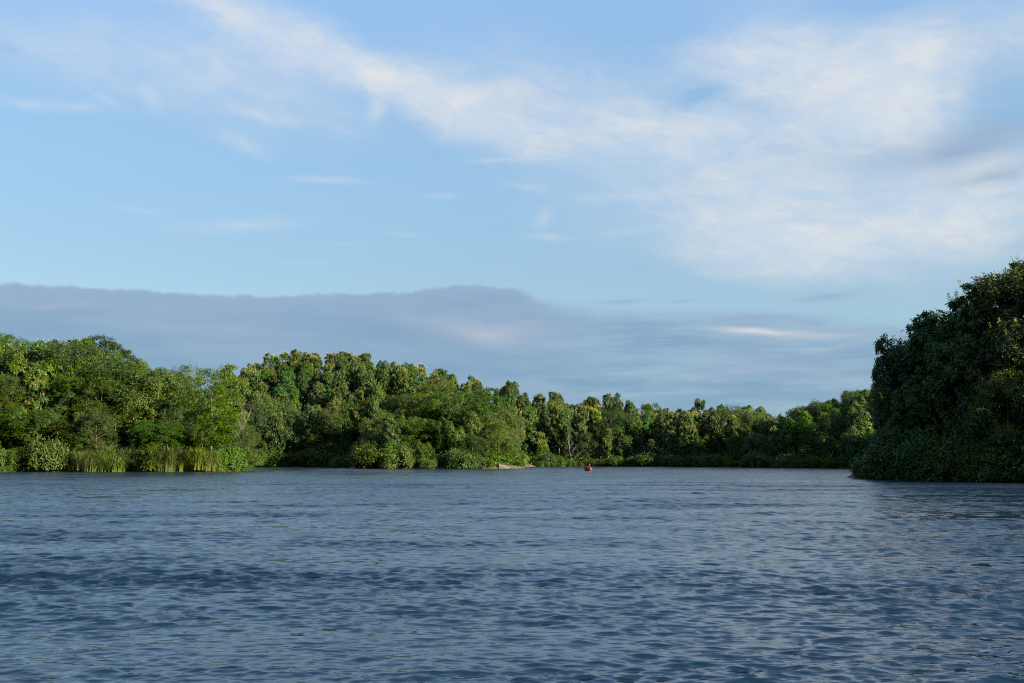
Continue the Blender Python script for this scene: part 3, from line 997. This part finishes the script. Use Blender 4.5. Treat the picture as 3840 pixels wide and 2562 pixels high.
for i in order:
    x, y, which = cand[i]
    d = dB_[i] if which else dA_[i]
    if d < (2.2 if which else 3.0):
        continue
    px, base_py = to_px(x, y, H_[i])
    if px < -260 or px > 4080:
        continue
    if any((x - bx) ** 2 + (y - by) ** 2 < br * br for bx, by, br in blocked):
        continue
    z = H_[i]
    u = rnd.uniform()
    yc = float(interp(YC_PTS, px))
    if which:
        region = 'near'
        if y > 215:
            continue
        if px < 3325:
            continue
        kind = 'teak' if u < 0.75 or px < 3480 else 'broad'
        h = rnd.uniform(14, 21)
        if d < 6:
            h = rnd.uniform(8, 13)
        cap = float(interp(SKY_R, px - 80)) + rnd.uniform(25, 90)
    else:
        if y > yc + 14:
            continue
        cap = float(interp(SKY_PTS, px)) + rnd.uniform(-24, 40)
        if px < 905 and y < 300:
            region = 'left'
            inl = d
            if inl > 26:
                kind = 'teak' if u < 0.62 else ('feather' if u < 0.85 else 'broad')
            else:
                kind = 'teak' if u < 0.25 else ('feather' if u < 0.55 else ('broad' if u < 0.85 else 'vine'))
            h = rnd.uniform(12, 17) if inl > 12 else rnd.uniform(7, 12)
        elif 1320 < px < 1975 and y < 318:
            region = 'point'
            kind = 'broad' if u < 0.35 else ('vine' if u < 0.6 else ('feather' if u < 0.75 else 'teak'))
            h = rnd.uniform(9, 13) if d > 6 else rnd.uniform(4.5, 8)
            cap = max(cap, 1500 + rnd.uniform(0, 50) - 60 * (1600 < px < 1880))
            if px > 1830:
                cap = max(cap, 1560)
        elif px < 1960:
            region = 'hill'
            kind = 'teak' if u < 0.93 or y > 345 else 'feather'
            h = rnd.uniform(12, 17)
            if y < 335:
                kind = 'broad' if u < 0.5 else kind
        else:
            region = 'far'
            pr = 0.9 if px < 2750 else (0.55 if px < 2900 else 0.2)
            kind = 'teak' if u < pr else ('broad' if u < pr + (1 - pr) * 0.55 else 'vine')
            h = rnd.uniform(11, 16)
            if d < 8:
                h = rnd.uniform(7, 12)
    ztop = z + h
    zcap = at(px, cap, y)[2]
    if ztop > zcap:
        h = zcap - z
        if h < 4.5:
            continue
    top_py = to_px(x, y, z + h)[1]
    proto_r = {'teak': 3.2, 'broad': 3.8, 'feather': 4.2, 'vine': 2.6}[kind] * h / 14
    rp = proto_r / y * FPX
    a, b = int((px - rp * 0.6 + 400) / 10), int((px + rp * 0.6 + 400) / 10) + 1
    a, b = max(a, 0), min(b, len(cols))
    if b <= a:
        continue
    if not np.any(cols[a:b] > top_py + (9 if region in ('near', 'left', 'point') else 17)):
        continue
    mid_a, mid_b = int((px - rp * 0.4 + 400) / 10), int((px + rp * 0.4 + 400) / 10) + 1
    cols[max(mid_a, 0):mid_b] = np.minimum(cols[max(mid_a, 0):mid_b], top_py + 16)
    if kind == 'teak':
        v = rnd.uniform()
        if region == 'far':
            pool = TEAK_BLOSSOMY if v < 0.52 else (TEAK_LIGHT if v < 0.75 else TEAK_PLAIN)
        elif region == 'hill':
            pool = TEAK_BLOSSOMY if v < 0.42 else (TEAK_LIGHT if v < 0.68 else TEAK_PLAIN)
        elif region == 'near':
            pool = TEAK_LIGHT if v < 0.45 else TEAK_PLAIN
        else:
            pool = TEAK_BLOSSOMY if v < 0.22 else (TEAK_LIGHT if v < 0.6 else TEAK_PLAIN)
        proto = TEAK[pool[rnd.randint(len(pool))]]
    else:
        lst = {'broad': BROAD, 'feather': FEATH, 'vine': VINE[:2]}[kind]
        proto = lst[rnd.randint(len(lst))]
    wide = rnd.uniform(0.92, 1.15) * max(1.0, min(1.6, 11.0 / h if kind == 'teak' else 9.0 / h))
    if region in ('hill', 'far') and kind == 'teak':
        wide *= 0.86
    if region == 'near':
        wide *= 1.05
    plant(kind, proto, x, y, z - 0.15, h, wide, region)

# ---- shrubs and tall grass along the water's edge
def along(table, a, b, step, jit):
    """points along a shore (photo columns a..b), about step metres apart, with the inland normal"""
    P = np.array([(ray_x(p_, y_), y_) for p_, y_ in table])
    seg = np.linalg.norm(np.diff(P, axis=0), axis=1)
    s = np.concatenate([[0], np.cumsum(seg)])
    tpx = np.array([p_ for p_, _ in table], float)
    res = []
    q = rnd.uniform(0, step)
    while q < s[-1]:
        x, y = np.interp(q, s, P[:, 0]), np.interp(q, s, P[:, 1])
        px = CX + FPX * x / y
        if a <= px <= b:
            res.append((x, y, px))
        q += step * rnd.uniform(1 - jit, 1 + jit)
    return res


def edge_plants(table, a, b, step, inland, chooser, region, jit=0.45):
    for x, y, px in along(table, a, b, step, jit):
        y2 = y + rnd.uniform(*inland)
        x2 = x + rnd.uniform(-0.8, 0.8)
        g, dA, dB = ground_h(np.array([x2]), np.array([y2]))
        if max(dA[0], dB[0]) < -0.4 or (1872 < px < 1948 and y2 < 281) or (1975 < px < 2012 and region == 'far'):
            continue
        k, proto, h, wide = chooser(px)
        plant(k, proto, x2, y2, max(float(g[0]) - 0.15, -0.1), h, wide, region)


REED_SPANS = [(335, 410), (420, 455), (470, 560), (560, 690), (690, 760), (775, 850), (90, 190)]


def choose_left(px):
    if any(a <= px <= b for a, b in REED_SPANS) and rnd.uniform() < 0.8:
        return 'reed', REED[rnd.randint(3)], rnd.uniform(4.0, 8.0), rnd.uniform(0.85, 1.15)
    h = rnd.choice([rnd.uniform(1.2, 2.6), rnd.uniform(2.6, 6.5)])
    return 'shrub', SHRUB[rnd.randint(3)], h, rnd.uniform(0.95, 1.25) if h < 2.6 else rnd.uniform(0.55, 0.85)


def choose_point(px):
    if 1510 < px < 1560 or rnd.uniform() < 0.1:
        return 'reed', REED[rnd.randint(3)], rnd.uniform(2.5, 5), 1.0
    h = rnd.choice([rnd.uniform(1.2, 2.6), rnd.uniform(2.6, 6.0)])
    return 'shrub', SHRUB[rnd.randint(3)], h, rnd.uniform(0.95, 1.25) if h < 2.6 else rnd.uniform(0.55, 0.85)


def choose_far(px):
    if rnd.uniform() < (0.6 if px < 2750 else 0.12):
        return 'reed', REED[rnd.randint(3)], rnd.uniform(1.8, 3.2), rnd.uniform(1.0, 1.6)
    return 'shrub', SHRUB[rnd.randint(3)], rnd.uniform(1.6, 4.2), rnd.uniform(0.8, 1.3)


def choose_near(px):
    if px < 3310:
        return 'shrub', DARK[rnd.randint(2)], rnd.uniform(1.4, 2.4), rnd.uniform(0.7, 0.9)
    return 'shrub', DARK[rnd.randint(2)], rnd.uniform(2.0, 4.5), rnd.uniform(0.9, 1.2)


edge_plants(SHORE_A, -120, 900, 2.3, (0.0, 1.2), choose_left, 'left')
edge_plants(SHORE_A[:14], -120, 860, 3.6, (2.2, 5.0), choose_left, 'left')
edge_plants(SHORE_A[15:20], 890, 1330, 5.0, (0.5, 2.5), lambda p_: ('shrub', SHRUB[rnd.randint(3)], rnd.uniform(2, 5), rnd.uniform(0.9, 1.2)), 'hill')
edge_plants(SHORE_A[19:30], 1335, 1960, 2.4, (0.0, 1.2), choose_point, 'point')
edge_plants(SHORE_A[20:27], 1350, 1900, 4.0, (3.0, 6.0), choose_point, 'point')
edge_plants(SHORE_A[30:], 1990, 3200, 1.9, (-0.3, 1.0), choose_far, 'far')
edge_plants(SHORE_B[:8], 3200, 4050, 1.8, (0.2, 1.6), choose_near, 'near')
edge_plants(SHORE_B[:8], 3320, 4050, 2.6, (2.0, 4.0), lambda p_: ('shrub', DARK[rnd.randint(2)], rnd.uniform(4, 7), rnd.uniform(0.7, 1.0)), 'near')
x, y, z = at(1402, 1658, 280)
plant('shrub', SHRUB[0], x, y, 0.3, z - 0.3, 1.05, 'point', 'big bright yellow-green bush at the left end of the wooded point')
for px, py, Y, hh in ((372, 1648, 224.5, 2.1), ):
    x, y, z = at(px, py, Y)
    plant('dry', DRY, x, y, z - hh * 0.75, hh, 1.0, 'left', 'withered red-brown bush hanging among green leaves on left bank' if hh > 2 else 'small withered brown spray above the larger withered bush')

# ------------------------------------------------------------------ labels
WHERE = {'left': 'left bank', 'point': 'the wooded point', 'hill': 'the middle hill', 'far': 'the far shore', 'near': 'the right bank'}
KIND = {'teak': 'teak tree', 'broad': 'small-leaved tree', 'feather': 'feathery tree', 'vine': 'climber-covered tree', 'shrub': 'leafy bush', 'reed': 'tall grass clump'}
CAT = {'teak': 'tree', 'broad': 'tree', 'feather': 'tree', 'vine': 'tree', 'shrub': 'bush', 'reed': 'grass clump', 'bare': 'tree', 'dry': 'bush', 'conic': 'tree'}


def nth(n):
    return f"{n}{'th' if 10 <= n % 100 <= 20 else {1: 'st', 2: 'nd', 3: 'rd'}.get(n % 10, 'th')}"


groups = {}
for q in things:
    q['o']['category'] = CAT[q['kind']]
    if q['hero']:
        q['o']['label'] = q['hero']
        continue
    if q['kind'] in ('shrub', 'reed'):
        layer = "at the water's edge"
    else:
        sky_py = float(interp(SKY_R if q['region'] == 'near' else SKY_PTS, q['px']))
        f = (q['py'] - sky_py) / max(1750 - sky_py, 1)
        layer = 'along the skyline' if f < 0.14 else ('in the upper slope' if f < 0.4 else 'in the lower rows')
    groups.setdefault((q['region'], layer, q['kind'], q['bl']), []).append(q)
for (region, layer, kind, bl), lst in groups.items():
    lst.sort(key=lambda q: q['px'])
    look = KIND[kind]
    if kind == 'teak':
        look = 'pale-blossomed teak' if bl else 'dark unblossomed teak'
    for i, q in enumerate(lst):
        q['o']['label'] = f"{nth(i + 1)} {look} from the left {layer} of {WHERE[region]}"
        q['o']['group'] = f"{KIND[kind]}s {layer} of {WHERE[region]}"

# ------------------------------------------------------------------ undergrowth that fills the wood floor (nobody could count it)
rs = np.random.RandomState(91)
UX, UY = [], []
for (x0, x1, y0, y1, n) in ((-135, -50, 219, 262, 5200), (-80, 6, 274, 345, 5200), (-2, 105, 268, 352, 4800), (44, 80, 120, 185, 4200)):
    UX.append(rs.uniform(x0, x1, n))
    UY.append(rs.uniform(y0, y1, n))
UX, UY = np.concatenate(UX), np.concatenate(UY)
uz, ua, ub = ground_h(UX, UY)
ud = np.maximum(ua, ub)
ok = (ud > 0.8) & (ud < 30)
P = np.stack([UX, UY, uz], 1)[ok]
m = 6
n = len(P)
Pq = np.repeat(P, m, 0) + rs.normal(0, 1, (n * m, 3)) * [0.7, 0.7, 0.5] + np.array([0, 0, 0.6])
Pq += np.repeat(np.abs(rs.normal(0, 0.9, (n, 1))), m, 0) * [0, 0, 1]
L = rs.uniform(0.35, 0.75, n * m)
V, F = leaf2(Pq, sphere_dirs(rs, n * m) * [1, 1, 0.5], np.array([0.1, -0.3, 1.0]) + rs.normal(0, 0.4, (n * m, 3)), L, L * 0.6, 0.15)
link('undergrowth', mesh('undergrowth', V, F, M_VINE), kind='stuff', label='low green undergrowth covering the ground between the trunks')

# ------------------------------------------------------------------ wood going on beyond the picture on the right (shades the near bank)
rs = np.random.RandomState(17)
fx, fy = [], []
for gx in np.arange(62, 190, 7.0):
    for gy in np.arange(84, 262, 7.0):
        fx.append(gx + rs.uniform(-2.5, 2.5))
        fy.append(gy + rs.uniform(-2.5, 2.5))
fx, fy = np.array(fx), np.array(fy)
fz, fa, fb = ground_h(fx, fy)
fpx = CX + FPX * fx / fy
ok = (fb > 4) & (fpx > 4090) & ~((fy > 205) & (fx < 125))
FP = np.stack([fx, fy, fz], 1)[ok]
fme = bpy.data.meshes.new('forest')
fme.from_pydata(FP.tolist(), [], [])
forest = link('forest', fme, kind='stuff', label='dense teak wood going on along the right bank')
tpl = bpy.data.objects.new('forest_crown', TEAK[2]['crown'])
ng = bpy.data.node_groups.new('forest', 'GeometryNodeTree')
ng.interface.new_socket('Geometry', in_out='INPUT', socket_type='NodeSocketGeometry')
ng.interface.new_socket('Geometry', in_out='OUTPUT', socket_type='NodeSocketGeometry')
gi, go = ng.nodes.new('NodeGroupInput'), ng.nodes.new('NodeGroupOutput')
iop = ng.nodes.new('GeometryNodeInstanceOnPoints')
oi = ng.nodes.new('GeometryNodeObjectInfo')
oi.inputs['Object'].default_value = tpl
rz = ng.nodes.new('FunctionNodeRandomValue')
rz.data_type = 'FLOAT_VECTOR'
rz.inputs[0].default_value = (0, 0, 0)
rz.inputs[1].default_value = (0, 0, 6.28)
rsn = ng.nodes.new('FunctionNodeRandomValue')
rsn.inputs[2].default_value = 0.8
rsn.inputs[3].default_value = 1.15
ng.links.new(gi.outputs[0], iop.inputs['Points'])
ng.links.new(oi.outputs['Geometry'], iop.inputs['Instance'])
ng.links.new(rz.outputs[0], iop.inputs['Rotation'])
ng.links.new(rsn.outputs[1], iop.inputs['Scale'])
ng.links.new(iop.outputs[0], go.inputs[0])
md = forest.modifiers.new('wood', 'NODES')
md.node_group = ng

# ------------------------------------------------------------------ bare sand at the tip of the point and behind it
M_SAND = plain_mat('pale_sand', (0.075, 0.06, 0.034), (0.12, 0.1, 0.06), 0.8, 0.95)


def sand_spit(px0, px1, Y, hgt, depth_m):
    n1, n2 = 26, 9
    x0, x1 = ray_x(px0, Y), ray_x(px1, Y)
    V = []
    q = np.random.RandomState(int(px0))
    for i in range(n1):
        f = i / (n1 - 1)
        x = x0 + (x1 - x0) * f
        top = hgt * (1 - f) ** 1.2 + 0.12 * (1 - f)
        for j in range(n2):
            g = j / (n2 - 1)
            V.append((x + q.normal(0, 0.08), Y - 0.9 + depth_m * g, -0.25 + (top + 0.3) * sstep(g * 1.3) * (1 - 0.3 * f) + q.normal(0, 0.04)))
    idx_ = np.arange(n1 * n2).reshape(n1, n2)
    F = np.stack([idx_[:-1, :-1], idx_[1:, :-1], idx_[1:, 1:], idx_[:-1, 1:]], -1).reshape(-1, 4)
    return mesh('beach', np.array(V), F, M_SAND, True)


link('beach', sand_spit(1872, 1948, 276.3, 1.1, 4.0), kind='structure')
link('beach', sand_spit(1938, 2010, 322, 1.1, 6.0), kind='structure')

# ------------------------------------------------------------------ rowing boat with a person
M_HULL = plain_mat('worn_orange_paint', (0.135, 0.036, 0.015), (0.16, 0.056, 0.024), 2.2, 0.55, (1, 0.5, 1))
M_WOOD = plain_mat('boat_wood', (0.16, 0.09, 0.05), (0.26, 0.16, 0.09), 4.0, 0.8)
bx, by = ray_x(2203, 234), 234.0
boat = link('rowing_boat', None, label='small orange wooden boat seen bow-on in front of the far shore', category='boat')
LB, NS = 5.0, 17
prof_t = np.array([-1.0, -0.93, -0.62, -0.25, 0.25, 0.62, 0.93, 1.0])


def hull_sections(shrink=0.0):
    rows = []
    for i in range(NS):
        f = i / (NS - 1)                      # 0 stern .. 1 bow
        half_w = (0.74 * (1 - max(0, f - 0.35) ** 2.1 / 0.65 ** 2.1 * 0.97) * (0.82 + 0.18 * min(f / 0.3, 1))) - shrink
        half_w = max(half_w, 0.012)
        sheer = 0.42 + 0.46 * max(0, f - 0.45) ** 1.7 / 0.55 ** 1.7 + 0.10 * max(0, 0.2 - f) / 0.2
        keel = -0.16 + shrink + 0.30 * max(0, f - 0.8) ** 2 / 0.04
        y = -LB / 2 + LB * f + 0.22 * max(0, f - 0.8) / 0.2
        row = []
        for tq in prof_t:
            a = abs(tq)
            zz = keel + (sheer - keel) * (a ** 2.2)
            ww = half_w * min(1.0, 0.62 + 0.38 * a) if a > 0.4 else half_w * a / 0.4 * 0.75
            row.append((math.copysign(ww, tq), y, zz))
        rows.append(row)
    return np.array(rows)


outer, inner = hull_sections(), hull_sections(0.035)
k = len(prof_t)
Vh = np.concatenate([outer.reshape(-1, 3), inner.reshape(-1, 3)])
Fh = []
ofs = NS * k
for i in range(NS - 1):
    for j in range(k - 1):
        a = i * k + j
        Fh.append((a, a + 1, a + k + 1, a + k))
        Fh.append((ofs + a, ofs + a + k, ofs + a + k + 1, ofs + a + 1))
    for j in (0, k - 1):
        a = i * k + j
        Fh.append((a, a + k, ofs + a + k, ofs + a))
link('hull', mesh('hull', Vh, np.array(Fh), M_HULL), boat)
tr_out = outer[0]
Vt = np.concatenate([tr_out, tr_out + [0, 0.05, 0]])
Ft = [[0, 1, 6, 7], [1, 2, 5, 6], [2, 3, 4, 5]]
Ft = Ft + [[q + k for q in f_[::-1]] for f_ in Ft] + [[7, 0, k, k + 7]]
link('transom', mesh('transom', Vt, np.array(Ft), M_HULL), boat)
for side in (0, k - 1):
    pth = outer[:, side] + [0, 0, 0.012]
    V, F = tubes([(pth, np.full(NS, 0.028))], 6)
    link('gunwale', mesh('gunwale', V, F, M_WOOD, True), boat)


def box(x0, x1, y0, y1, z0, z1):
    V = np.array([(x, y, z) for x in (x0, x1) for y in (y0, y1) for z in (z0, z1)])
    F = np.array([(0, 1, 3, 2), (4, 6, 7, 5), (0, 4, 5, 1), (2, 3, 7, 6), (0, 2, 6, 4), (1, 5, 7, 3)])
    return V, F


for yy in (-1.55, -0.2, 1.0):
    w = 0.52 if yy < 0.5 else 0.44
    link('thwart', mesh('thwart', *box(-w, w, yy - 0.12, yy + 0.12, 0.26, 0.295), M_WOOD), boat)
BROT = math.radians(180 - 8)
boat.location = (bx, by, 0.02)
boat.rotation_euler = (0, 0, BROT)
boat.scale = (1.15, 1.15, 1.15)

M_SKIN = plain_mat('skin', (0.26, 0.14, 0.09), (0.32, 0.18, 0.11), 6.0, 0.55)
M_SHIRT = plain_mat('dark_shirt', (0.010, 0.012, 0.028), (0.02, 0.022, 0.045), 5.0, 0.9)
M_HAIR = plain_mat('black_hair', (0.008, 0.007, 0.006), (0.018, 0.015, 0.012), 20.0, 0.6)
# seated figure, facing +y of the boat (towards the bow); seat height 0.295
J = dict(pel=(0, 0, 0.40, .15), bel=(0, .02, 0.58, .15), che=(0, .06, 0.78, .165), nek=(0, .09, 0.95, .06), hd0=(0, .11, 1.03, .075), hd1=(0, .12, 1.12, .10), hd2=(0, .11, 1.20, .085),
         ls=(-.19, .06, 0.88, .07), le=(-.27, .16, 0.64, .05), lw=(-.22, .40, 0.55, .035), lh=(-.20, .48, 0.53, .038),
         rs=(.19, .06, 0.88, .07), re=(.27, .16, 0.64, .05), rw=(.22, .40, 0.55, .035), rh=(.20, .48, 0.53, .038),
         lk=(-.13, .44, 0.46, .075), la=(-.12, .50, 0.07, .045), lf=(-.12, .66, 0.03, .035), rk=(.13, .44, 0.46, .075), ra=(.12, .50, 0.07, .045), rf=(.12, .66, 0.03, .035),
         lt=(-.10, .12, 0.39, .10), rt=(.10, .12, 0.39, .10))
E = [('pel', 'bel'), ('bel', 'che'), ('che', 'nek'), ('nek', 'hd0'), ('hd0', 'hd1'), ('hd1', 'hd2'), ('che', 'ls'), ('ls', 'le'), ('le', 'lw'), ('lw', 'lh'),
     ('che', 'rs'), ('rs', 're'), ('re', 'rw'), ('rw', 'rh'), ('pel', 'lt'), ('lt', 'lk'), ('lk', 'la'), ('la', 'lf'), ('pel', 'rt'), ('rt', 'rk'), ('rk', 'ra'), ('ra', 'rf')]
fingers = []
for s_, hn in ((-1, 'lh'), (1, 'rh')):
    hx, hy, hz, _ = J[hn]
    for fi, (dx, ln) in enumerate(((-.03, .07), (-.01, .08), (.01, .075), (.03, .06))):
        J[f'{hn}f{fi}a'] = (hx + dx, hy + 0.05, hz - .005, .011)
        J[f'{hn}f{fi}b'] = (hx + dx, hy + 0.05 + ln * .6, hz - .03, .009)
        E += [(hn, f'{hn}f{fi}a'), (f'{hn}f{fi}a', f'{hn}f{fi}b')]
    J[f'{hn}t'] = (hx - s_ * .05, hy + .03, hz - .02, .011)
    E.append((hn, f'{hn}t'))
names = list(J)
bm_ = bpy.data.meshes.new('person_skeleton')
bm_.from_pydata([J[q][:3] for q in names], [(names.index(a), names.index(b)) for a, b in E], [])
tmp = bpy.data.objects.new('person_tmp', bm_)
C.objects.link(tmp)
sk = tmp.modifiers.new('skin', 'SKIN')
tmp.modifiers.new('sub', 'SUBSURF').levels = 1
for q, v in zip(names, bm_.skin_vertices[0].data):
    v.radius = (J[q][3], J[q][3])
    v.use_root = (q == 'pel')
dg = bpy.context.evaluated_depsgraph_get()
body = bpy.data.meshes.new_from_object(tmp.evaluated_get(dg))
bpy.data.objects.remove(tmp)
body.materials.clear()
for m_ in (M_SHIRT, M_SKIN):
    body.materials.append(m_)
for pl in body.polygons:
    pl.use_smooth = True
    c = pl.center
    pl.material_index = 1 if (c.z > 0.95 or (abs(c.x) > 0.14 and c.y > 0.36 and 0.49 < c.z < 0.62) or c.z < 0.06) else 0
person = link('person', body, label='person in dark clothes sitting in the orange boat, facing the bow', category='person')
# hair cap, nose, ears and eyes
th_, ph_ = np.meshgrid(np.linspace(0, math.pi * 0.56, 7), np.linspace(0, 2 * math.pi, 13)[:-1], indexing='ij')
HV = np.stack([0.108 * np.sin(th_) * np.cos(ph_), 0.118 * np.sin(th_) * np.sin(ph_) - 0.02, 0.115 * np.cos(th_) + 0.02 * np.sin(ph_) * np.sin(th_)], -1).reshape(-1, 3) + [0, 0.115, 1.135]
ii = np.arange(84).reshape(7, 12)
jj = np.roll(ii, -1, 1)
HF = np.stack([ii[:-1], ii[1:], jj[1:], jj[:-1]], -1).reshape(-1, 4)
link('hair', mesh('hair', HV, HF, M_HAIR, True), person)
V, F = tubes([(np.array([(0, .215, 1.14), (0, .235, 1.10), (0, .215, 1.085)]), np.array([.008, .018, .012]))], 6)
link('nose', mesh('nose', V, F, M_SKIN, True), person)
for s_ in (-1, 1):
    V, F = tubes([(np.array([(s_ * .10, .12, 1.07), (s_ * .112, .115, 1.10), (s_ * .102, .115, 1.135)]), np.array([.01, .018, .012]))], 6)
    link('ear', mesh('ear', V, F, M_SKIN, True), person)
    V, F = tubes([(np.array([(s_ * .048, .205, 1.132), (s_ * .03, .212, 1.134), (s_ * .016, .208, 1.132)]), np.array([.004, .009, .004]))], 6)
    link('eye', mesh('eye', V, F, M_HAIR, True), person)
V, F = tubes([(np.array([(-.03, .205, 1.05), (0, .214, 1.047), (.03, .205, 1.05)]), np.array([.004, .008, .004]))], 6)
link('mouth', mesh('mouth', V, F, M_SKIN, True), person)
loc = Vector((-0.30, -0.9, 0.0))
loc.rotate(boat.rotation_euler)
person.location = Vector(boat.location) + loc + Vector((0, 0, 0.24))
person.rotation_euler = (0, 0, BROT)

# ------------------------------------------------------------------ haze
HAZE = 0.0
if HAZE > 0:
    M_HAZE, t, out = material('haze_air')
    pv = t.new('ShaderNodeVolumePrincipled')
    pv.inputs['Color'].default_value = (0.55, 0.76, 1.0, 1)
    pv.inputs['Density'].default_value = HAZE
    pv.inputs['Anisotropy'].default_value = 0.2
    t.l.new(pv.outputs[0], out.inputs['Volume'])
    V, F = box(-440, 440, -70, 735, -2.6, 56)
    link('haze', mesh('haze', V, F, M_HAZE), kind='stuff', label='thin bluish evening haze over the lake')
print('THINGS', len(things), 'by kind', {k_: sum(q['kind'] == k_ for q in things) for k_ in CAT})
